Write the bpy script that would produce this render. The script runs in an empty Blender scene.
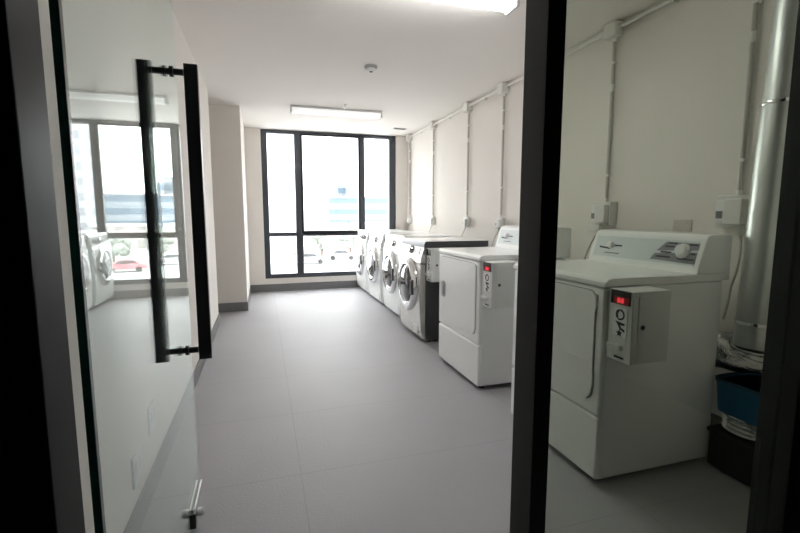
import bpy, bmesh, math, random
from mathutils import Vector, Matrix
random.seed(7)
SKY_LOW, SKY_HIGH, LAMP, LAMP2 = 8.8, 9.6, .55, 23.0
S = bpy.context.scene
COL = S.collection
PI = math.pi

# ------------------------------------------------------------ materials
def mat(name, col, rough=0.5, metal=0.0, coat=0.0, noise=0.0, nscale=20, bump=0.0, bscale=200, spec=0.5):
    m = bpy.data.materials.new(name); m.use_nodes = True
    nt = m.node_tree; b = nt.nodes['Principled BSDF']
    b.inputs['Base Color'].default_value = (*col, 1)
    b.inputs['Roughness'].default_value = rough
    b.inputs['Metallic'].default_value = metal
    b.inputs['Coat Weight'].default_value = coat
    b.inputs['Specular IOR Level'].default_value = spec
    tc = nt.nodes.new('ShaderNodeTexCoord')
    if noise:
        n = nt.nodes.new('ShaderNodeTexNoise'); n.inputs['Scale'].default_value = nscale
        n.inputs['Detail'].default_value = 4
        nt.links.new(tc.outputs['Object'], n.inputs['Vector'])
        r = nt.nodes.new('ShaderNodeMapRange')
        r.inputs['To Min'].default_value = 1 - noise; r.inputs['To Max'].default_value = 1 + noise
        nt.links.new(n.outputs['Fac'], r.inputs['Value'])
        mx = nt.nodes.new('ShaderNodeVectorMath'); mx.operation = 'SCALE'
        mx.inputs[0].default_value = col
        nt.links.new(r.outputs['Result'], mx.inputs['Scale'])
        nt.links.new(mx.outputs['Vector'], b.inputs['Base Color'])
    if bump:
        n2 = nt.nodes.new('ShaderNodeTexNoise'); n2.inputs['Scale'].default_value = bscale
        nt.links.new(tc.outputs['Object'], n2.inputs['Vector'])
        bp = nt.nodes.new('ShaderNodeBump'); bp.inputs['Strength'].default_value = bump
        bp.inputs['Distance'].default_value = 0.003
        nt.links.new(n2.outputs['Fac'], bp.inputs['Height'])
        nt.links.new(bp.outputs['Normal'], b.inputs['Normal'])
    return m

def emit(name, col, strength):
    m = bpy.data.materials.new(name); m.use_nodes = True
    b = m.node_tree.nodes['Principled BSDF']
    b.inputs['Base Color'].default_value = (*col, 1)
    b.inputs['Emission Color'].default_value = (*col, 1)
    b.inputs['Emission Strength'].default_value = strength
    return m

def glass(name, tint, r0=0.04):
    """Clear pane: straight-through light plus a Fresnel mirror, the same from both faces."""
    m = bpy.data.materials.new(name); m.use_nodes = True
    nt = m.node_tree; nt.nodes.clear(); N = nt.nodes.new; L = nt.links.new
    out = N('ShaderNodeOutputMaterial'); mix = N('ShaderNodeMixShader')
    tr = N('ShaderNodeBsdfTransparent'); tr.inputs['Color'].default_value = (*tint, 1)
    gl = N('ShaderNodeBsdfGlossy'); gl.inputs['Roughness'].default_value = 0.0
    gl.inputs['Color'].default_value = (.93, .98, .96, 1)
    g = N('ShaderNodeNewGeometry'); d = N('ShaderNodeVectorMath'); d.operation = 'DOT_PRODUCT'
    L(g.outputs['Incoming'], d.inputs[0]); L(g.outputs['Normal'], d.inputs[1])
    def M(op, a, b=None):
        n = N('ShaderNodeMath'); n.operation = op
        for i, v in enumerate((a, b)):
            if v is None: continue
            if isinstance(v, (int, float)): n.inputs[i].default_value = v
            else: L(v, n.inputs[i])
        return n.outputs[0]
    c = M('ABSOLUTE', d.outputs['Value']); k = M('POWER', M('SUBTRACT', 1.0, c), 5.0)
    f = M('ADD', M('MULTIPLY', k, 1 - r0), r0)
    L(f, mix.inputs['Fac']); L(tr.outputs[0], mix.inputs[1]); L(gl.outputs[0], mix.inputs[2])
    L(mix.outputs[0], out.inputs['Surface'])
    return m

def floor_mat():
    m = mat('floor_sheet', (.26, .26, .27), rough=.55, noise=.0)
    nt = m.node_tree; N = nt.nodes.new; L = nt.links.new; b = nt.nodes['Principled BSDF']
    tc = N('ShaderNodeTexCoord'); sx = N('ShaderNodeSeparateXYZ'); L(tc.outputs['Object'], sx.inputs[0])
    def M(op, a, c=None, d=None):
        n = N('ShaderNodeMath'); n.operation = op
        for i, v in enumerate((a, c, d)):
            if v is None: continue
            if isinstance(v, (int, float)): n.inputs[i].default_value = v
            else: L(v, n.inputs[i])
        return n.outputs[0]
    def lines(sock, off, per, w):
        q = M('FRACT', M('DIVIDE', M('SUBTRACT', sock, off), per))
        q = M('ABSOLUTE', M('SUBTRACT', q, .5))          # .5 at a joint
        return M('GREATER_THAN', q, .5 - w / per / 2)
    lx = lines(sx.outputs['X'], .13, 1.3, .006); ly = lines(sx.outputs['Y'], 1.95, .65, .006)
    j = M('MAXIMUM', lx, ly)
    n1 = N('ShaderNodeTexNoise'); n1.inputs['Scale'].default_value = 1.6; n1.inputs['Detail'].default_value = 5
    n2 = N('ShaderNodeTexNoise'); n2.inputs['Scale'].default_value = 130
    L(tc.outputs['Object'], n1.inputs['Vector']); L(tc.outputs['Object'], n2.inputs['Vector'])
    v = M('ADD', M('MULTIPLY', n1.outputs['Fac'], .16), M('MULTIPLY', n2.outputs['Fac'], .12))
    v = M('ADD', v, .86); v = M('MULTIPLY', v, M('SUBTRACT', 1.0, M('MULTIPLY', j, .12)))
    sc = N('ShaderNodeVectorMath'); sc.operation = 'SCALE'; sc.inputs[0].default_value = (.37, .365, .382)
    L(v, sc.inputs['Scale']); L(sc.outputs['Vector'], b.inputs['Base Color'])
    vo = N('ShaderNodeTexNoise'); vo.inputs['Scale'].default_value = 90; vo.inputs['Detail'].default_value = 3
    L(tc.outputs['Object'], vo.inputs['Vector'])
    bp = N('ShaderNodeBump'); bp.inputs['Strength'].default_value = .5; bp.inputs['Distance'].default_value = .004
    L(M('SUBTRACT', vo.outputs['Fac'], M('MULTIPLY', j, .6)), bp.inputs['Height']); L(bp.outputs['Normal'], b.inputs['Normal'])
    return m

def grid_facade(name, wall, win, px, pz, fx=.6, fz=.55, base=0.0):
    m = mat(name, wall, rough=.7)
    nt = m.node_tree; N = nt.nodes.new; L = nt.links.new; b = nt.nodes['Principled BSDF']
    tc = N('ShaderNodeTexCoord'); sx = N('ShaderNodeSeparateXYZ'); L(tc.outputs['Object'], sx.inputs[0])
    def M(op, a, c=None):
        n = N('ShaderNodeMath'); n.operation = op
        for i, v in enumerate((a, c)):
            if v is None: continue
            if isinstance(v, (int, float)): n.inputs[i].default_value = v
            else: L(v, n.inputs[i])
        return n.outputs[0]
    hx = M('ADD', sx.outputs['X'], sx.outputs['Y'])
    a = M('LESS_THAN', M('FRACT', M('DIVIDE', hx, px)), fx)
    c = M('LESS_THAN', M('FRACT', M('DIVIDE', M('SUBTRACT', sx.outputs['Z'], base), pz)), fz)
    k = M('MULTIPLY', a, c)
    mx = N('ShaderNodeMix'); mx.data_type = 'RGBA'
    L(k, mx.inputs['Factor']); mx.inputs[6].default_value = (*wall, 1); mx.inputs[7].default_value = (*win, 1)
    L(mx.outputs[2], b.inputs['Base Color'])
    return m

M_WALL = mat('wall_paint', (.80, .763, .722), .85, noise=.02, nscale=3, bump=.05, bscale=150)
M_CEIL = mat('ceiling_paint', (.88, .848, .815), .9, noise=.015, nscale=2)
M_FLOOR = floor_mat()
M_BASE = mat('baseboard_tile', (.19, .19, .195), .5, noise=.06, nscale=30)
M_FRAME = mat('frame_charcoal', (.055, .062, .074), .38, metal=.0, coat=.1)  # lightened: window glare on the frame is put into its colour
M_JAMB = mat('frame_powder_coat', (.010, .013, .013), .38, noise=.05, nscale=60, spec=.28)
M_JAMB.node_tree.nodes['Principled BSDF'].inputs['IOR'].default_value = 1.22
M_POST = mat('post_powder_coat', (.022, .023, .023), .55, noise=.05, nscale=60, spec=.3)
M_BLACK = mat('black_satin', (.006, .007, .009), .32)
M_SEAL = mat('glass_edge_green', (.006, .045, .038), .15, coat=.4)
M_GDOOR = glass('door_glass', (.955, .975, .968), .05)
M_GSIDE = glass('tinted_glass', (.775, .80, .75), .04)
M_GWIN = glass('window_glass', (.97, .985, .98), .04)
M_CORR = mat('corridor_dark', (.05, .05, .05), .8, noise=.04, nscale=4)  # near-black put into the walls to keep corridor reflections dark
M_ENAM = mat('white_enamel', (.88, .90, .895), .28, coat=.5, noise=.012, nscale=5)
M_ENAM2 = mat('white_plastic', (.76, .77, .77), .38)
M_PANEL = mat('panel_blue_white', (.66, .72, .73), .35)
M_GRAYDEC = mat('grey_decal', (.25, .26, .27), .5, noise=.2, nscale=40)
M_DARKDEC = mat('dark_print', (.035, .035, .05), .5)
M_DARKGAP = mat('dark_gap', (.03, .03, .032), .7)
M_GRAYGAP = mat('gap_grey', (.13, .135, .135), .6)
M_RECESS = mat('shade_and_base_grey', (.34, .35, .35), .5)
M_METER = mat('meter_grey', (.70, .72, .70), .4, noise=.02, nscale=20)
M_GRAPH = mat('graphite_metal', (.085, .088, .095), .36, metal=.6)
M_SILV = mat('silver_front', (.62, .61, .585), .22, metal=.65)
M_CHROME = mat('chrome', (.80, .81, .82), .12, metal=1)
M_DKGLASS = mat('dark_bowl', (.05, .055, .06), .06, coat=.5)
M_DUCT = mat('galvanised', (.60, .62, .62), .40, metal=1, noise=.10, nscale=9)
M_FOIL = mat('crinkled_foil', (.62, .63, .63), .24, metal=1, noise=.15, nscale=30, bump=.9, bscale=70)
M_BLUE = mat('blue_plastic', (.003, .10, .20), .4, noise=.05, nscale=8)
M_BLUED = mat('blue_plastic_dark', (.004, .05, .10), .45)
M_PVC = mat('pvc_white', (.80, .79, .76), .45)
M_PVC_SHADE = mat('pvc_shaded', (.50, .49, .465), .5)  # white pipe with its unlit side put into the colour
M_BOX = mat('box_plastic', (.74, .74, .72), .4)
M_CORD = mat('cord_grey', (.55, .55, .53), .5)
M_PLATE = mat('plate_beige', (.62, .59, .53), .5)
M_LENS = emit('lamp_lens', (.88, .88, .87), LAMP)
M_LENS2 = emit('lamp_lens_bright', (.88, .88, .87), LAMP2)
M_LAMPB = mat('lamp_body', (.72, .72, .71), .45)
M_RED = emit('red_led', (1.0, .05, .07), .7)
M_REDDIM = emit('red_display', (.16, .004, .006), .25)
M_SCREEN = mat('black_screen', (.012, .008, .008), .2)
M_LABEL = mat('label_white', (.82, .84, .84), .45)
M_RUB = mat('rubber', (.02, .02, .02), .7)

# ------------------------------------------------------------ mesh builder
class MB:
    def __init__(s): s.bm = bmesh.new()
    def _add(s, vs, fs):
        v = [s.bm.verts.new(p) for p in vs]
        out = []
        for f in fs:
            try: out.append(s.bm.faces.new([v[i] for i in f]))
            except ValueError: pass
        return v, out
    def box(s, x0, x1, y0, y1, z0, z1, bev=0.0, seg=2):
        v, f = s._add([(x, y, z) for x in (x0, x1) for y in (y0, y1) for z in (z0, z1)],
                      [(0,1,3,2),(4,6,7,5),(0,4,5,1),(2,3,7,6),(0,2,6,4),(1,5,7,3)])
        if bev:
            es = list({e for q in f for e in q.edges})
            bmesh.ops.bevel(s.bm, geom=es, offset=bev, segments=seg, profile=.5, affect='EDGES')
        return s
    def prism(s, pts, axis, a, b, bev=0.0, seg=2):
        """outline pts (2D) pushed along an axis; axis 'x': pts=(y,z); 'y': pts=(x,z); 'z': pts=(x,y)"""
        def P(p, t): return {'x': (t, p[0], p[1]), 'y': (p[0], t, p[1]), 'z': (p[0], p[1], t)}[axis]
        n = len(pts)
        v, f = s._add([P(p, a) for p in pts] + [P(p, b) for p in pts],
                      [tuple(range(n))[::-1], tuple(range(n, 2*n))] + [(i, (i+1) % n, n+(i+1) % n, n+i) for i in range(n)])
        if bev:
            es = list({e for q in f[:2] for e in q.edges})
            bmesh.ops.bevel(s.bm, geom=es, offset=bev, segments=seg, profile=.5, affect='EDGES')
        return s
    def lathe(s, prof, c, axis, n=32, cap=True):
        """prof: list of (radius, distance along axis) from c"""
        ax = Vector(axis).normalized()
        u = ax.orthogonal().normalized(); w = ax.cross(u); c = Vector(c)
        vs = []
        for r, t in prof:
            for k in range(n):
                a = 2*PI*k/n
                vs.append(c + ax*t + (u*math.cos(a) + w*math.sin(a))*r)
        fs = [(i*n+k, i*n+(k+1) % n, (i+1)*n+(k+1) % n, (i+1)*n+k) for i in range(len(prof)-1) for k in range(n)]
        if cap: fs += [tuple(range(n))[::-1], tuple((len(prof)-1)*n+k for k in range(n))]
        s._add(vs, fs); return s
    def cyl(s, p, q, r, n=16, r2=None):
        p, q = Vector(p), Vector(q)
        return s.lathe([(r, 0), (r if r2 is None else r2, (q-p).length)], p, q-p, n)
    def tube(s, pts, r, n=10, radii=None):
        pts = [Vector(p) for p in pts]; vs = []; fs = []
        u = None
        for i, p in enumerate(pts):
            t = (pts[min(i+1, len(pts)-1)] - pts[max(i-1, 0)]).normalized()
            if u is None: u = t.orthogonal().normalized()
            u = (u - t*u.dot(t)).normalized(); w = t.cross(u)
            rr = radii[i] if radii else r
            for k in range(n):
                a = 2*PI*k/n; vs.append(p + (u*math.cos(a) + w*math.sin(a))*rr)
        m = len(pts)
        fs = [(i*n+k, i*n+(k+1) % n, (i+1)*n+(k+1) % n, (i+1)*n+k) for i in range(m-1) for k in range(n)]
        fs += [tuple(range(n))[::-1], tuple((m-1)*n+k for k in range(n))]
        s._add(vs, fs); return s
    def ball(s, c, r, n=16, sc=(1, 1, 1), sub=2):
        mtx = Matrix.Translation(Vector(c)) @ Matrix.Diagonal((*sc, 1))
        bmesh.ops.create_icosphere(s.bm, subdivisions=sub, radius=r, matrix=mtx); return s
    def build(s, name, material, parent=None, smooth=35, loc=None):
        bmesh.ops.recalc_face_normals(s.bm, faces=s.bm.faces)
        me = bpy.data.meshes.new(name); s.bm.to_mesh(me); s.bm.free()
        if smooth:
            me.polygons.foreach_set('use_smooth', [True]*len(me.polygons))
            me.set_sharp_from_angle(angle=math.radians(smooth))
        o = bpy.data.objects.new(name, me); COL.objects.link(o); me.materials.append(material)
        if smooth: o.modifiers.new('normals', 'WEIGHTED_NORMAL').keep_sharp = True
        if parent: o.parent = parent
        if loc: o.location = loc
        return o

def tag(o, label=None, cat=None, group=None, kind=None):
    if label: o['label'] = label
    if cat: o['category'] = cat
    if group: o['group'] = group
    if kind: o['kind'] = kind
    return o
def thing(name, label, cat, loc=(0, 0, 0), group=None):
    o = bpy.data.objects.new(name, None); COL.objects.link(o); o.location = loc
    o.empty_display_size = .1
    return tag(o, label, cat, group)
def struct(o): o['kind'] = 'structure'; return o
def copy_tree(o, parent=None):
    c = o.copy(); COL.objects.link(c); c.parent = parent
    for ch in [q for q in list(COL.objects) if q.parent is o]: copy_tree(ch, c)
    return c
def sbox(name, m, *a, bev=0): return struct(MB().box(*a, bev=bev).build(name, m, smooth=0 if not bev else 35))

def rrect(y0, y1, z0, z1, r, n=5):
    pts = []
    for cy, cz, a0 in ((y1-r, z1-r, 0), (y0+r, z1-r, 90), (y0+r, z0+r, 180), (y1-r, z0+r, 270)):
        for k in range(n+1):
            a = math.radians(a0 + 90*k/n); pts.append((cy + r*math.cos(a), cz + r*math.sin(a)))
    return pts

# ------------------------------------------------------------ room shell
XL, XR, YB, H = -.492, 2.334, 7.063, 2.465
YF0, YF1 = .82, .92
sbox('floor', M_FLOOR, -2.2, 2.7, -2.4, YB+.25, -.12, 0)
sbox('ceiling', M_CEIL, -2.2, 2.7, YF1-.1, YB+.25, H, H+.15)
sbox('wall_right', M_WALL, XR, XR+.2, YF1, YB+.2, 0, H)
sbox('wall_left', M_WALL, XL-.12, XL, .74, 5.106, 0, H)
sbox('wall_recess', M_WALL, -1.5, -1.4, 5.0, 5.8, 0, H)
sbox('wall_alcove', M_WALL, -1.5, XL-.12, 4.99, 5.106, 0, H)
sbox('wall_column', M_WALL, -1.5, -.211, 5.717, YB, 0, H)
# back wall around the window opening
WX0, WX1, WZ0, WZ1 = .018, 2.128, .20, 2.46
b = MB()
b.box(-.211, WX0, YB, YB+.2, 0, H); b.box(WX1, XR+.2, YB, YB+.2, 0, H); b.box(WX0, WX1, YB, YB+.2, 0, WZ0)
struct(b.build('wall_back', M_WALL, smooth=0))
# baseboards
sbox('baseboard_left', M_BASE, XL, XL+.010, .75, 5.112, 0, .105)
sbox('baseboard_column', M_BASE, -1.4, -.206, 5.706, 5.717, 0, .11)
sbox('baseboard_return', M_BASE, -.211, -.203, 5.708, YB, 0, .11)
sbox('baseboard_back', M_BASE, -.203, XR, YB-.011, YB, 0, .115)
sbox('baseboard_right', M_BASE, XR-.010, XR, YF1, YB-.011, 0, .10)

# window
w = struct(bpy.data.objects.new('window_1', None)); COL.objects.link(w); w.location = (0, YB+.02, 0)
XM = [(.018, .104), (.503, .609), (1.515, 1.605), (2.016, 2.128)]
f = MB()
f.box(WX0, XM[0][1], 0, .10, WZ0, WZ1, .004); f.box(XM[3][0], WX1, 0, .10, WZ0, WZ1, .004)
f.box(XM[0][1], XM[3][0], 0, .10, 2.41, WZ1, .004); f.box(XM[0][1], XM[3][0], 0, .10, WZ0, .268, .004)
f.build('window_frame', M_FRAME, w)
for a, c in XM[1:3]: MB().box(a, c, -.005, .10, .268, 2.41, .004).build('mullion', M_FRAME, w)
for i in range(3):
    x0, x1 = XM[i][1], XM[i+1][0]
    MB().box(x0, x1, -.004, .10, .855, .915, .004).build('transom', M_FRAME, w)
    for z0, z1 in ((.915, 2.41), (.268, .855)):
        MB().box(x0, x1, .045, .055, z0, z1).build('pane', M_GWIN, w, smooth=0)
# opening sash in the middle light: a darker frame standing proud
q = MB(); q.box(.597, .625, -.02, .03, .90, 2.425, .003); q.box(1.498, 1.526, -.02, .03, .90, 2.425, .003)
q.box(.625, 1.498, -.02, .03, 2.397, 2.425, .003); q.box(.625, 1.498, -.02, .03, .885, .938, .003)
q.build('sash', M_BLACK, w)

# ------------------------------------------------------------ entrance screen
sbox('wall_front', M_WALL, 1.492, XR+.2, .84, YF1, 0, H)
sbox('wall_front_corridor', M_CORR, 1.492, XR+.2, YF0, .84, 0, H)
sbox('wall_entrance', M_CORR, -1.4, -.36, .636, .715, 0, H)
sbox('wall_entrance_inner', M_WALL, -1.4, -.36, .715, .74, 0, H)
sbox('trim_1', M_POST, .572, .617, YF0, .905, 0, 2.3, bev=.003)
sbox('trim_2', M_JAMB, -.36, -.268, .636, .722, 0, 2.3, bev=.003)
sbox('trim_3', M_POST, 1.452, 1.492, YF0, YF1, 0, 2.3, bev=.003)
sbox('trim_4', M_JAMB, -.36, 1.492, .636, YF1, 2.3, H)
sbox('trim_5', M_JAMB, .617, 1.452, YF0, .905, 0, .05)
struct(MB().box(.617, 1.452, .862, .872, .05, 2.3).build('window_2', M_GSIDE, smooth=0))
# dark corridor behind the camera
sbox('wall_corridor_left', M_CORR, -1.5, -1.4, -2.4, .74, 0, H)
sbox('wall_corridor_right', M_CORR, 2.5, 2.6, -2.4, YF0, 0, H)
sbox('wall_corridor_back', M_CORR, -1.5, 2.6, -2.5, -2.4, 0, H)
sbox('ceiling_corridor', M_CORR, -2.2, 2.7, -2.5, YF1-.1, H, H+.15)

# glass door, standing open into the room
GX, GY0, GY1 = -.292, .840, 1.905
d = struct(bpy.data.objects.new('door_1', None)); COL.objects.link(d); d.location = (GX, GY0, 0)
tag(d, 'frameless glass door standing open with a tall black pull handle', 'door')
DW = GY1-GY0
MB().box(-.003, .003, .012, DW, .012, 2.28).build('glass_leaf', M_GDOOR, d, smooth=0)
MB().box(-.0068, .0068, -.003, .010, .012, 2.28, .001).build('hinge_stile', M_SEAL, d)
hy = 1.735-GY0
h = bpy.data.objects.new('pull_handle', None); COL.objects.link(h); h.parent = d
for xx in (.074, -.072):
    MB().box(xx-.022, xx+.022, hy-.012, hy+.012, .655, 1.70, .0015).build('grip_bar', M_BLACK, h)
for zz in (.69, 1.672):
    MB().cyl((-.055, hy, zz), (.05, hy, zz), .011, 14).lathe([(.018, 0), (.018, .012)], (.007, hy, zz), (1, 0, 0), 16)\
        .lathe([(.018, 0), (.018, .012)], (-.007, hy, zz), (-1, 0, 0), 16).build('standoff', M_BLACK, h)
fl = bpy.data.objects.new('edge_lock', None); COL.objects.link(fl); fl.parent = d
ly0 = 1.70-GY0
for sx in (-1, 1):
    MB().box(sx*.0105-.0035, sx*.0105+.0035, ly0, DW, .066, .082, .001).build('rail', M_CHROME, fl)
    MB().lathe([(.010, 0), (.016, .004), (.016, .018), (.010, .024)], (sx*.016, ly0+.022, .058), (sx, 0, 0), 16).build('knob', M_ENAM2, fl)
MB().box(-.014, .014, ly0-.004, ly0+.03, .008, .064, .002).build('lock_body', M_BLACK, fl)

# ------------------------------------------------------------ clothes dryers
DRW, DRD = .70, .663
def coin_box(parent, x0, lit=True):
    c = MB().box(x0, x0+.195, -.126, -.002, .590, .886, .006).build('coin_box', M_METER, parent)
    MB().prism(rrect(x0+.03, x0+.185, .612, .868, .006), 'y', -.129, -.1255, .001).build('coin_door', M_METER, c)
    MB().lathe([(.010, 0), (.010, .004), (.006, .006)], (x0+.052, -.128, .742), (0, -1, 0), 14).build('lock', M_DARKDEC, c)
    e = x0
    MB().box(e-.003, e+.004, -.116, -.014, .826, .882, .001).build('display', M_SCREEN, c)
    if lit:
        MB().box(e-.0036, e-.0028, -.108, -.03, .829, .857).build('display_window', M_REDDIM, c)
        g = MB()
        for yy in (-.058, -.076): g.prism(rrect(yy-.008, yy+.008, .832, .853, .006), 'x', e-.0046, e-.0036)
        g.build('display_digits', M_RED, c)
    MB().box(e-.003, e+.002, -.104, -.034, .695, .812, .001).build('instruction_plate', M_LABEL, c)
    k = MB()
    def arc(cy, cz, r0, r1, a0, a1, n=12):
        pts = [(cy+r1*math.cos(math.radians(a0+(a1-a0)*i/n)), cz+r1*math.sin(math.radians(a0+(a1-a0)*i/n))) for i in range(n+1)]
        pts += [(cy+r0*math.cos(math.radians(a1-(a1-a0)*i/n)), cz+r0*math.sin(math.radians(a1-(a1-a0)*i/n))) for i in range(n+1)]
        k.prism(pts, 'x', e-.0045, e-.0028)
    arc(-.069, .785, .016, .023, 75, 300); arc(-.069, .785, .012, .023, -50, 66)
    k.prism([(-.045, .757), (-.094, .752), (-.094, .744), (-.062, .742)], 'x', e-.0045, e-.0028)
    k.prism([(-.052, .752), (-.072, .725), (-.095, .716), (-.094, .727), (-.078, .732), (-.062, .755)], 'x', e-.0045, e-.0028)
    st = [(-.069 + (.017 if i % 2 == 0 else .008)*math.sin(i*PI/5), .709 + (.017 if i % 2 == 0 else .008)*math.cos(i*PI/5)) for i in range(10)]
    k.prism(st, 'x', e-.0045, e-.0028)
    k.build('instruction_marks', M_DARKDEC, c)
    MB().box(e-.018, e+.002, -.086, -.016, .640, .662, .004).build('coin_slide', M_METER, c)
    MB().box(e-.002, e+.002, -.095, -.045, .604, .612).build('return_slot', M_DARKGAP, c)
    return c

def make_dryer(label):
    t = thing('clothes_dryer', label, 'dryer', (1.349, 1.469, 0), 'coin dryers along the right wall')
    MB().box(.018, DRD, 0, DRW, .028, .884, .010, 3).build('cabinet', M_ENAM, t)
    MB().box(0, .030, .002, DRW-.002, .318, .880, .012, 3).build('front_panel', M_ENAM, t)
    MB().box(0, .030, .002, DRW-.002, .028, .312, .012, 3).build('lower_panel', M_ENAM, t)
    MB().prism([(-.006, .890), (-.004, .905), (.010, .918), (.03, .921), (DRD, .921), (DRD+.004, .916), (DRD+.004, .886), (-.004, .886)],
               'y', -.004, DRW+.004, .006).build('lid', M_ENAM, t)
    # door
    MB().prism(rrect(.0435, .6605, .3775, .8645, .0425), 'x', -.0012, .010).build('door_gap', M_GRAYGAP, t)
    dr = MB().prism(rrect(.046, .658, .380, .862, .040), 'x', -.008, .004, .004, 3).build('door', M_ENAM, t)
    MB().prism(rrect(.545, .615, .548, .672, .02), 'x', -.0092, -.006).build('recess_shade', M_RECESS, dr)  # flat grey plate, paints the shade around the handle
    MB().box(-.026, -.007, .580, .604, .556, .664, .006).build('door_handle', M_ENAM2, dr)
    for zz in (.44, .78): MB().box(-.010, .002, .039, .0455, zz, zz+.07, .002).build('hinge', M_METER, dr)
    # console along the back of the lid
    prof = [(.500, .921), (.508, .945), (.545, 1.072), (.556, 1.090), (.575, 1.098), (.690, 1.098), (.705, 1.088), (.705, .886), (.668, .886), (.668, .921)]
    cn = MB().prism(prof, 'y', .004, DRW-.004, .006).build('control_console', M_ENAM, t)
    fx, fz = Vector((.508, .945)), Vector((.545, 1.072)); dv = (fz-fx); L = dv.length; dv /= L; nv = Vector((-dv.y, dv.x))
    def on(s, off): p = fx + dv*s*L + nv*off; return (p.x, p.y)
    def slab(mb, y0, y1, s0, s1, t0, t1): mb.prism([on(s0, t0), on(s1, t0), on(s1, t1), on(s0, t1)], 'y', y0, y1); return mb
    slab(MB(), .03, DRW-.03, .06, .94, -.002, .0015).build('fascia', M_PANEL, cn)
    def poly(mb, ys, t0, t1):     # ys: list of (y, s) on the slanted face
        n = len(ys); vs = []
        for tt in (t0, t1):
            for y, s_ in ys: p = on(s_, tt); vs.append((p[0], y, p[1]))
        mb._add(vs, [tuple(range(n)), tuple(range(n, 2*n))[::-1]] + [(i, n+i, n+(i+1) % n, (i+1) % n) for i in range(n)]); return mb
    g = MB()
    poly(g, [(.028, .86), (.20, .86), (.245, .50), (.028, .62)], .001, .003)
    poly(g, [(.028, .54), (.252, .40), (.27, .16), (.028, .12)], .001, .003)
    g.build('dial_chart', M_GRAYDEC, cn)
    for y0, y1, s0 in ((.035, .075, .77), (.14, .19, .79), (.15, .20, .66), (.035, .06, .44), (.16, .22, .44), (.035, .12, .24), (.16, .24, .26)):
        slab(MB(), y0, y1, s0, s0+.06, .0028, .0036).build('chart_print', M_DARKDEC, cn)
    p = on(.56, .002); nn = Vector((nv.x, 0, nv.y))
    MB().lathe([(.036, 0), (.036, .005), (.030, .009), (.026, .024), (.018, .027)], (p[0], .102, p[1]), nn, 28).build('timer_knob', M_ENAM2, cn)
    p = on(.56, .002)
    MB().lathe([(.020, 0), (.020, .004), (.016, .018), (.010, .020)], (p[0], .548, p[1]), nn, 22).build('selector_knob', M_ENAM2, cn)
    poly(MB(), [(.552, .38), (.552, .44), (.632, .50), (.632, .42)], .0015, .0025).build('maker_mark', M_DARKDEC, cn)
    slab(MB(), .478, .585, .20, .25, .0015, .0025).build('maker_line', M_GRAYDEC, cn)
    slab(MB(), .470, .520, .53, .59, .0015, .0025).build('pointer_mark', M_DARKDEC, cn)
    coin_box(t, .020)
    g = MB()
    for xx in (.06, .60):
        for yy in (.06, .64): g = MB().lathe([(.022, 0), (.022, .012), (.012, .014), (.012, .03)], (xx, yy, 0), (0, 0, 1), 14); g.build('foot', M_RUB, t)
    return t
d1 = make_dryer('white coin dryer nearest the entrance, behind the tinted side glass, beside the metal duct')
d2 = copy_tree(d1); d2.location = (1.349, 2.578, 0)
d2['label'] = 'white coin dryer left of the dark post, beside the graphite washer'

# ------------------------------------------------------------ washing machines
WW, WD = .66, .67
def make_washer(label, loc, m_body, m_front, m_top, WW=.66, lit=False):
    t = thing('washing_machine', label, 'washing machine', loc, 'front loading washers below the window end')
    z1 = .945
    MB().box(.045, WD, 0, WW, .025, .886, .012, 3).build('cabinet', m_body, t)
    # bulging front
    prof = [(.05, .03), (.018, .045), (.002, .12), (-.008, .30), (-.010, .52), (-.004, .74), (.05, .74)]
    MB().prism(prof, 'y', .006, WW-.006, .012, 3).build('front_panel', m_front, t)
    cp = MB().prism([(.05, .745), (-.004, .745), (.004, .80), (.036, .905), (.05, .915), (.10, .915), (.10, .745)], 'y', .004, WW-.004, .008).build('control_panel', m_front, t)
    MB().prism([(.028, .890), (.030, .925), (.045, z1), (WD+.004, z1), (WD+.004, .888)], 'y', -.003, WW+.003, .004).build('lid', m_top, t)
    MB().box(.05, WD, .003, WW-.003, z1-.004, z1+.004, .003).build('top_plate', M_ENAM, t)  # on the graphite washer, the white paints light reflected on its top
    n = Vector((-.957, 0, .29))
    MB().lathe([(.042, 0), (.042, .006), (.034, .026), (.026, .03)], (.020, .33, .853), n, 26).build('program_knob', M_CHROME, cp)
    a = MB()
    def dec(y0, y1, za, zb, mm, nm):
        g = MB(); X = lambda z: .004 + (z-.80)*(.032/.105)
        g.prism([(X(za)-.0035, za), (X(zb)-.0035, zb), (X(zb)+.004, zb), (X(za)+.004, za)], 'y', y0, y1); g.build(nm, mm, cp)
    dec(.08, .25, .825, .885, M_SCREEN, 'display'); dec(.41, .63, .812, .892, m_front, 'detergent_drawer')
    for i in range(3): dec(.272+.0*i, .284, .822+.025*i, .832+.025*i, M_GRAPH, 'button')
    c = (-.008, WW/2, .52)
    MB().lathe([(.262, -.004), (.262, .010), (.250, .028), (.225, .040), (.196, .038), (.186, .020), (.186, -.004)], c, (-1, 0, 0), 48).build('door', M_CHROME, t)
    dr = COL.objects[-1]
    MB().lathe([(.188, 0), (.188, .016), (.175, .030), (.13, .046), (.07, .054), (.01, .056)], c, (-1, 0, 0), 40).build('door_glass', M_DKGLASS, dr)
    MB().box(-.064, -.040, WW/2-.236, WW/2-.196, .445, .585, .006).build('door_handle', M_GRAPH, dr)
    MB().box(-.006, .02, .08, .19, .07, .15, .004).build('filter_flap', m_front, t)
    coin_box(t, .05, lit)
    for xx in (.10, .60):
        for yy in (.06, .60): MB().lathe([(.024, 0), (.024, .010), (.012, .013), (.012, .03)], (xx, yy, 0), (0, 0, 1), 14).build('foot', M_RUB, t)
    return t
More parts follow.
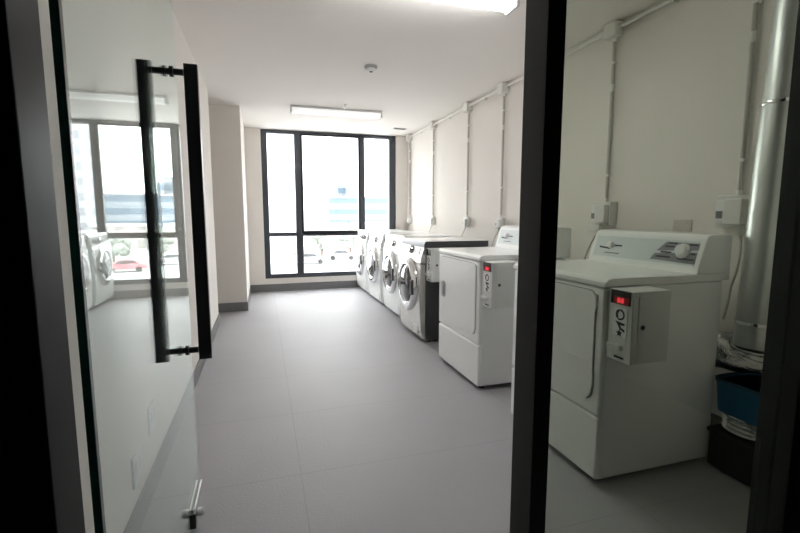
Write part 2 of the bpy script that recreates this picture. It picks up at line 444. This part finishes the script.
w1 = make_washer('graphite washer with silver front, nearest of the washers', (1.358, 3.725, 0), M_GRAPH, M_SILV, M_GRAPH)
w2 = make_washer('white washer directly beyond the graphite washer', (1.435, 4.60, 0), M_ENAM, M_ENAM, M_ENAM, .715)
w3 = copy_tree(w2); w3.location = (1.440, 5.475, 0); w3['label'] = 'white washer in the middle of the three white washers'
w4 = copy_tree(w2); w4.location = (1.443, 6.33, 0); w4['label'] = 'white washer against the window, farthest of the washers'

# ------------------------------------------------------------ conduits, switches on the right wall
CY = [6.90, 5.867, 4.772, 3.993, 2.558, 1.648]
where = ['nearest the window corner', 'second from the window', 'third from the window',
         'above the dryer with its door facing left of the dark post', 'seen through the side glass, above the near dryer', 'beside the metal duct']
def nth(s, i): return s
PLACE = ['next to the window', 'second from the window', 'third from the window', 'just left of the dark post',
         'behind the nearest dryer', 'beside the round duct']
ZB = [1.10, 1.10, 1.10, 1.10, 1.192, 1.200]
ZC = H-.045
for i, y in enumerate(CY):
    big = i >= 4
    s_ = 1.28 if big else .84
    zb = ZB[i]
    sw = thing('isolator_switch', 'white isolator switch box on the right wall, ' + PLACE[i], 'switch', (XR, y, zb), 'isolator switches on the right wall')
    MB().box(-.050*s_, 0, -.068*s_, .068*s_, -.062*s_, .066*s_, .006).build('housing', M_BOX, sw)
    MB().box(-.085*s_, -.050*s_, -.062*s_, .010*s_, -.05*s_, .05*s_, .008).build('cover', M_BOX, sw)
    MB().box(-.062*s_, -.050*s_, .020*s_, .056*s_, -.044*s_, .048*s_, .003).build('face_plate', M_LABEL, sw)
    MB().box(-.070*s_, -.060*s_, .026*s_, .050*s_, -.026*s_, .004*s_, .003).build('toggle', M_GRAYDEC, sw)
    MB().cyl((-.03*s_, .03 if i < 5 else -.035, -.060*s_), (-.03*s_, .03 if i < 5 else -.035, -.09*s_), .012, 12).build('cable_gland', M_BOX, sw)
    pts = []
    for k in range(13):
        u = k/12
        dy = (.03 + .22*u) if i < 5 else (-.035 - .03*math.sin(PI*min(1, u*1.6)) + .05*u*u)
        pts.append((-.03*s_ - .03*math.sin(PI*min(1, u*1.4)), dy, -.085*s_ - .45*u))
    MB().tube(pts, .0045 if not big else .006, 8).build('power_cord', M_CORD, sw)
    cp = thing('conduit_pipe', 'thin vertical conduit down the right wall, ' + PLACE[i], 'pipe', (XR, y, 0), 'vertical conduits on the right wall')
    yo = -.012 if big else 0
    MB().cyl((-.020, 0, zb+.066*s_), (-.020, 0, 1.85), .0115, 12).cyl((-.020, 0, 1.85), (-.020, 0, ZC-.06), .0115, 12).build('pipe', M_PVC_SHADE, cp)
    MB().lathe([(.0145, 0), (.0145, .05)], (-.020, 0, 2.02), (0, 0, 1), 12).build('coupling', M_PVC, cp)
    MB().lathe([(.015, 0), (.015, .025)], (-.020, 0, zb+.066*s_), (0, 0, 1), 12).build('end_adaptor', M_PVC, cp)
    for zz in (1.45, 2.2): MB().box(-.033, -.0005, -.016, .016, zz, zz+.016, .002).build('saddle_clip', M_PVC, cp)
    jb = thing('junction_box', 'small conduit junction box under the ceiling, ' + PLACE[i], 'junction box', (XR, y, ZC), 'junction boxes under the ceiling')
    MB().box(-.075, 0, -.055, .055, -.055, .043, .010).build('box', M_PVC, jb)
    MB().lathe([(.019, 0), (.019, .022)], (-.022, 0, -.077), (0, 0, 1), 14).build('spout', M_PVC, jb)
    for sy in (-1, 1): MB().lathe([(.019, 0), (.019, .022)], (-.035, sy*.055, .0), (0, sy, 0), 14).build('spout', M_PVC, jb)
ends = CY + [.93]
for i in range(6):
    y1, y0 = ends[i]-.08, (ends[i+1]+.08 if i < 5 else ends[i+1])
    lab = 'horizontal conduit along the right wall top, ' + ['from the window corner to the second box', 'between the second and third boxes', 'between the third and fourth boxes',
           'passing behind the dark door post', 'above the nearest dryer', 'above the round metal duct'][i]
    ho = thing('ceiling_conduit', lab, 'pipe', (XR, (y0+y1)/2, ZC), 'horizontal conduits under the ceiling')
    hl = (y1-y0)/2
    MB().cyl((-.035, -hl, 0), (-.035, hl, 0), .0125, 12).build('pipe', M_PVC, ho)
    MB().box(-.05, -.0005, -.009, .009, -.018, .018, .002).build('saddle_clip', M_PVC, ho)

def plate(name, label, loc, w_, h_, axis, cat='wall plate', m=M_PLATE, sock=False, group=None):
    t = thing(name, label, cat, loc, group)
    if axis < 0: MB().box(-.009, 0, -w_/2, w_/2, -h_/2, h_/2, .003).build('plate', m, t)
    else: MB().box(0, .009, -w_/2, w_/2, -h_/2, h_/2, .003).build('plate', m, t)
    if sock:
        for yy in (-.025, .025):
            MB().box(.009, .0105, yy-.012, yy+.012, -.018, .012, .0005).build('socket', M_METER, t)
            MB().box(.009, .013, yy-.005, yy+.005, .018, .030, .001).build('rocker', M_LABEL, t)
    else:
        for yy in (-.035, .035): MB().lathe([(.004, 0), (.004, .0015)], ((-.009 if axis < 0 else .009), yy, 0), (axis, 0, 0), 10).build('screw', M_CHROME, t)
    return t
plate('wall_plate', 'beige blank wall plate above the nearest dryer console', (XR, 1.967, 1.125), .118, .068, -1)
plate('wall_plate', 'small white wall plate just below the isolator behind the nearest dryer', (XR, 2.695, 1.085), .115, .05, -1, m=M_BOX)
plate('wall_outlet', 'white outlet low on the left wall, nearer of the two seen through the door', (XL, 1.80, .235), .115, .12, 1, 'outlet', M_LABEL, True, 'outlets low on the left wall')
plate('wall_outlet', 'white outlet low on the left wall, farther of the two seen through the door', (XL, 2.06, .315), .115, .12, 1, 'outlet', M_LABEL, True, 'outlets low on the left wall')

# ------------------------------------------------------------ duct, bin, foil hose
t = thing('exhaust_duct', 'galvanised round metal duct rising beside the nearest dryer', 'duct', (2.085, 1.36, 0))
base, top = Vector((0, 0, .60)), Vector((.075, 0, H))
ax = (top-base).normalized()
MB().cyl(base, base+ax*1.06, .080, 40).build('lower_pipe', M_DUCT, t)
MB().cyl(base+ax*1.06, top, .077, 40).build('upper_pipe', M_DUCT, t)
for s0 in (.10, 1.045):
    p = base+ax*s0
    MB().lathe([(.0835, 0), (.0855, .006), (.0835, .014)], p, ax, 40, cap=False).lathe([(.012, 0), (.012, .03)], p+Vector((-.05, -.075, .006)), (1, -.2, 0), 8).build('clamp', M_CHROME, t)
pts = []; rad = []
for k in range(41):
    u = k/40
    if u < .6:
        a = u/.6*PI/2; p = Vector((.03*(1-math.cos(a)), .13 - .13*math.cos(a), .60 - .06*math.sin(a)))
    else: p = Vector((.03 + (u-.6)*.08, .13 + (u-.6)*.75, .54 - (u-.6)*.15))
    pts.append(p); rad.append(.083 + (.007 if k % 2 else -.003))
MB().tube(pts, .08, 28, rad).build('flexible_elbow', M_FOIL, t, smooth=60)
t = thing('flexible_duct', 'compressed ring of foil ducting under the blue bin beside the nearest dryer', 'duct', (2.10, 1.34, .195))
prof = [(.112 + (.006 if k % 2 else -.004), .006 + k*.0105) for k in range(9)]
MB().lathe(prof, (0, 0, 0), (0, 0, 1), 36).build('foil_sleeve', M_FOIL, t, smooth=60)
MB().lathe([(.119, 0), (.122, .004), (.119, .008)], (0, 0, .084), (0, 0, 1), 36, cap=False).build('end_ring', M_CHROME, t)
t = thing('added_support', 'black box added on the floor to hold up the foil ducting ring', 'support', (2.10, 1.34, 0))  # guessed black support, added in the dark area under the ring
MB().box(-.12, .12, -.115, .115, .012, .19, .01).build('support_body', M_RUB, t)
MB().box(-.128, .128, -.122, .122, .175, .195, .006).build('rim', M_RUB, t)
t = thing('plastic_bin', 'blue plastic bin standing under the duct elbow beside the nearest dryer', 'bin', (2.10, 1.34, .2880))
b = MB(); outl = lambda s_: rrect(-.135*s_, .135*s_, -.118*s_, .118*s_, .045*s_)
def loft(mb, secs):
    vs = []; n = None
    for pts, z in secs: vs += [(x, y, z) for x, y in pts]; n = len(pts)
    fs = [(i*n+k, i*n+(k+1) % n, (i+1)*n+(k+1) % n, (i+1)*n+k) for i in range(len(secs)-1) for k in range(n)]
    fs += [tuple(range(n))[::-1], tuple((len(secs)-1)*n+k for k in range(n))]
    mb._add(vs, fs); return mb
loft(b, [(outl(.88), 0), (outl(.97), .145), (outl(.93), .145), (outl(.86), .01)]).build('tub', M_BLUE, t)
loft(MB(), [(outl(.97), .140), (outl(1.0), .142), (outl(1.0), .156), (outl(.94), .156), (outl(.935), .140)]).build('rim', M_BLUED, t)

# ------------------------------------------------------------ ceiling fittings
def batten(label, x0, x1, y, lens):
    t = thing('ceiling_light', label, 'light', (0, y, H), 'batten lights on the ceiling')
    MB().box(x0, x1, -.055, .055, -.032, 0, .004).build('housing', M_LAMPB, t)
    pr = [(-.060, -.030), (-.060, -.052), (-.045, -.074), (-.02, -.082), (.02, -.082), (.045, -.074), (.060, -.052), (.060, -.030)]
    MB().prism(pr, 'x', x0+.022, x1-.022, 0).build('diffuser', lens, t)
    for xa in (x0, x1-.024): MB().box(xa, xa+.024, -.063, .063, -.085, -.028, .003).build('end_cap', M_LAMPB, t)
    return t
batten('batten ceiling light in front of the window', .36, 1.47, 5.52, M_LENS)
batten('batten ceiling light nearest the entrance, at the top edge by the dark post', .36, 1.465, 2.44, M_LENS2)
t = thing('smoke_detector', 'round white smoke detector between the two ceiling lights', 'smoke detector', (.946, 3.89, H))
MB().lathe([(.055, 0), (.056, .012), (.050, .020), (.046, .022)], (0, 0, 0), (0, 0, -1), 28).build('base', M_RECESS, t)
MB().lathe([(.040, .020), (.040, .030), (.036, .038), (.020, .044)], (0, 0, 0), (0, 0, -1), 28).build('head', M_BOX, t)
MB().lathe([(.014, .043), (.012, .050)], (0, 0, 0), (0, 0, -1), 16).build('sensor_cap', M_GRAPH, t)
t = thing('ceiling_sprinkler', 'tiny sprinkler head on the ceiling before the window light', 'sprinkler', (.97, 5.29, H))
MB().lathe([(.024, 0), (.022, .006)], (0, 0, 0), (0, 0, -1), 18).build('escutcheon', M_CHROME, t)
MB().lathe([(.007, .005), (.007, .035), (.018, .037), (.018, .040)], (0, 0, 0), (0, 0, -1), 12).build('deflector', M_CHROME, t)
t = thing('ceiling_vent', 'thin grey ceiling vent by the window corner', 'vent', (2.0, 6.45, H))
MB().box(-.10, .10, -.045, .045, -.008, 0, .002).build('vent_frame', M_METER, t)
for k in range(4): MB().box(-.085, .085, -.032+k*.018, -.022+k*.018, -.011, -.007).build('slat', M_GRAPH, t)

# ------------------------------------------------------------ outside
GZ = -5.5
M_GROUND = mat('asphalt', (.36, .36, .36), .9, noise=.08, nscale=.2)
o = struct(MB().box(-160, 260, YB+3, 420, GZ-1, GZ).build('street', M_GROUND, smooth=0))
def building(name, label, cx, cy, w_, d_, h_, m, roofs=(), group=None, rot=0):
    t = thing(name, label, 'building', (cx, cy, GZ), group); t.rotation_euler.z = rot
    MB().box(-w_/2, w_/2, -d_/2, d_/2, 0, h_).build('block', m, t, smooth=0)
    MB().box(-w_/2-.2, w_/2+.2, -d_/2-.2, d_/2+.2, h_, h_+.5).build('parapet', M_CON, t, smooth=0)
    for (x, z, hh, ww) in roofs: MB().box(x-ww/2, x+ww/2, -d_/4, d_/4, h_+.5, h_+hh).build('roof_plant', m, t, smooth=0)
    return t
M_CON = mat('concrete_pale', (.5, .5, .5), .8)
M_OFF = grid_facade('office_facade', (.30, .34, .38), (.15, .21, .27), 400, 3.4, 1.0, .5)
M_TOW = grid_facade('tower_facade', (.42, .42, .45), (.28, .29, .32), 3.0, 3.2, .62, .55)
M_TOW2 = grid_facade('pale_tower_facade', (.5, .51, .52), (.38, .4, .43), 4.5, 3.4, .5, .5)
M_LOW = grid_facade('low_facade', (.45, .40, .385), (.28, .26, .25), 3.5, 3.5, .45, .5)
M_BRICK = grid_facade('brick_facade', (.38, .27, .26), (.32, .31, .3), 3.0, 3.4, .4, .5)
def polar(az, dist): a = math.radians(az); return (-.3+dist*math.sin(a), dist*math.cos(a))
x, y = polar(13.3, 150); building('office_building', 'blue banded office block beyond the window', x, y, 30, 16, 12.0, M_OFF, [(-8.5, 0, 4.2, 5.5), (-8.5, 0, 5.6, 2.5)], rot=-math.radians(13))
x, y = polar(20.6, 122); building('apartment_tower', 'tall grey gridded tower at the right of the window view', x, y, 16, 13, 44, M_TOW, rot=-math.radians(20))
x, y = polar(4.2, 128); building('apartment_tower', 'tall pale tower at the left of the window view', x, y, 17, 15, 34, M_TOW2, rot=-math.radians(4))
x, y = polar(14.2, 106); building('shop_building', 'low pale building in front of the blue office block', x, y, 11.5, 8, 4.4, M_LOW, rot=-math.radians(13))
x, y = polar(8.6, 92); building('brick_building', 'low red brick building left of the low pale one', x, y, 6, 7, 4.6, M_BRICK, rot=-math.radians(9))
x, y = polar(19.6, 86); building('shop_building', 'low brick building before the gridded tower', x, y, 9, 7, 3.6, M_BRICK, rot=-math.radians(18))
M_LEAF = mat('leaf_green', (.24, .26, .23), .8, noise=.4, nscale=2)
M_TRUNK = mat('bark', (.16, .12, .09), .9)
def tree(az, dist, h_, r, label):
    x, y = polar(az, dist); t = thing('street_tree', label, 'tree', (x, y, GZ), 'street trees outside')
    MB().tube([(0, 0, 0), (.1, 0, h_*.4), (0, .1, h_*.7)], .2, 8, [.22, .17, .1]).build('trunk', M_TRUNK, t)
    b = MB(); rr = random.Random(int(az*10))
    for k in range(16):
        b.ball((rr.uniform(-r, r)*.7, rr.uniform(-r, r)*.7, h_*.7 + rr.uniform(-.4, .6)*r), r*rr.uniform(.3, .5), sub=2)
    for v in b.bm.verts: v.co += Vector((rr.uniform(-1, 1), rr.uniform(-1, 1), rr.uniform(-1, 1)))*.09*r
    b.build('crown', M_LEAF, t, smooth=0)
for k, (az, dist, h_, r) in enumerate(((4.5, 60, 3.6, 1.6), (7.4, 66, 3.9, 1.7), (11.0, 72, 4.0, 1.9), (15.6, 70, 3.6, 1.7))):
    tree(az, dist, h_, r, 'green street tree outside, ' + ['leftmost of the row', 'second from the left of the row', 'third from the left of the row', 'rightmost of the row'][k])
M_CAR = mat('car_red', (.50, .14, .16), .3, coat=.6)
M_CARW = mat('car_white', (.3, .3, .31), .3, coat=.6)
def car(az, dist, m, label):
    x, y = polar(az, dist); t = thing('car', label, 'car', (x, y, GZ), 'parked cars outside'); t.rotation_euler.z = -math.radians(az)
    MB().prism([(-2.2, .35), (-2.2, .8), (-1.9, .92), (-1.0, 1.0), (1.2, 1.0), (2.0, .9), (2.2, .7), (2.2, .35)], 'y', -.85, .85, .08).build('body', m, t)
    MB().prism([(-1.5, .98), (-.9, 1.45), (.6, 1.47), (1.3, .99)], 'y', -.74, .74, .06).build('cabin', m, t)
    MB().prism([(-1.25, 1.02), (-.82, 1.38), (.52, 1.40), (1.05, 1.02)], 'y', -.76, .76).build('side_glass', M_DKGLASS, t)
    for xx in (-1.35, 1.35):
        for yy in (-.78, .78): MB().lathe([(.33, -.1), (.33, .1)], (xx, yy, .33), (0, 1, 0), 20).build('wheel', M_RUB, t)
car(14.6, 61, M_CAR, 'red car parked outside below the office block')
car(6.0, 62, M_CARW, 'white car parked outside at the left')
car(10.0, 67, M_CARW, 'white car parked outside just left of the red car')

# ------------------------------------------------------------ light
wd = bpy.data.worlds.new('overcast'); S.world = wd; wd.use_nodes = True
nt = wd.node_tree; bg = nt.nodes['Background']
tc = nt.nodes.new('ShaderNodeTexCoord'); sp = nt.nodes.new('ShaderNodeSeparateXYZ'); nt.links.new(tc.outputs['Generated'], sp.inputs[0])
cr = nt.nodes.new('ShaderNodeValToRGB'); nt.links.new(sp.outputs['Z'], cr.inputs['Fac'])
cr.color_ramp.elements[0].position = 0.0; cr.color_ramp.elements[0].color = (1.0, .985, .985, 1)
cr.color_ramp.elements[1].position = 1.0; cr.color_ramp.elements[1].color = (.97, .975, 1.0, 1)
nt.links.new(cr.outputs['Color'], bg.inputs['Color'])
mr = nt.nodes.new('ShaderNodeMapRange'); nt.links.new(sp.outputs['Z'], mr.inputs['Value'])
mr.interpolation_type = 'SMOOTHSTEP'
mr.inputs['From Min'].default_value = .10; mr.inputs['From Max'].default_value = .55
mr.inputs['To Min'].default_value = SKY_LOW; mr.inputs['To Max'].default_value = SKY_HIGH
nt.links.new(mr.outputs['Result'], bg.inputs['Strength'])

# ------------------------------------------------------------ camera
cam = bpy.data.cameras.new('camera'); co = bpy.data.objects.new('camera', cam); COL.objects.link(co)
cam.sensor_width = 36; cam.lens = 440.6/800*36; cam.clip_start = .02; cam.clip_end = 1000
co.location = (0, 0, 1.185); co.rotation_euler = (math.radians(90-6.681), 0, math.radians(-17.273))
S.camera = co
S.view_settings.view_transform = 'Standard'; S.view_settings.look = 'None'
S.view_settings.exposure = 0.33; S.view_settings.gamma = 1.0; S.view_settings.use_curve_mapping = False
S.cycles.max_bounces = 16; S.cycles.diffuse_bounces = 10; S.cycles.transparent_max_bounces = 24; S.cycles.glossy_bounces = 6
S.cycles.sample_clamp_indirect = 0
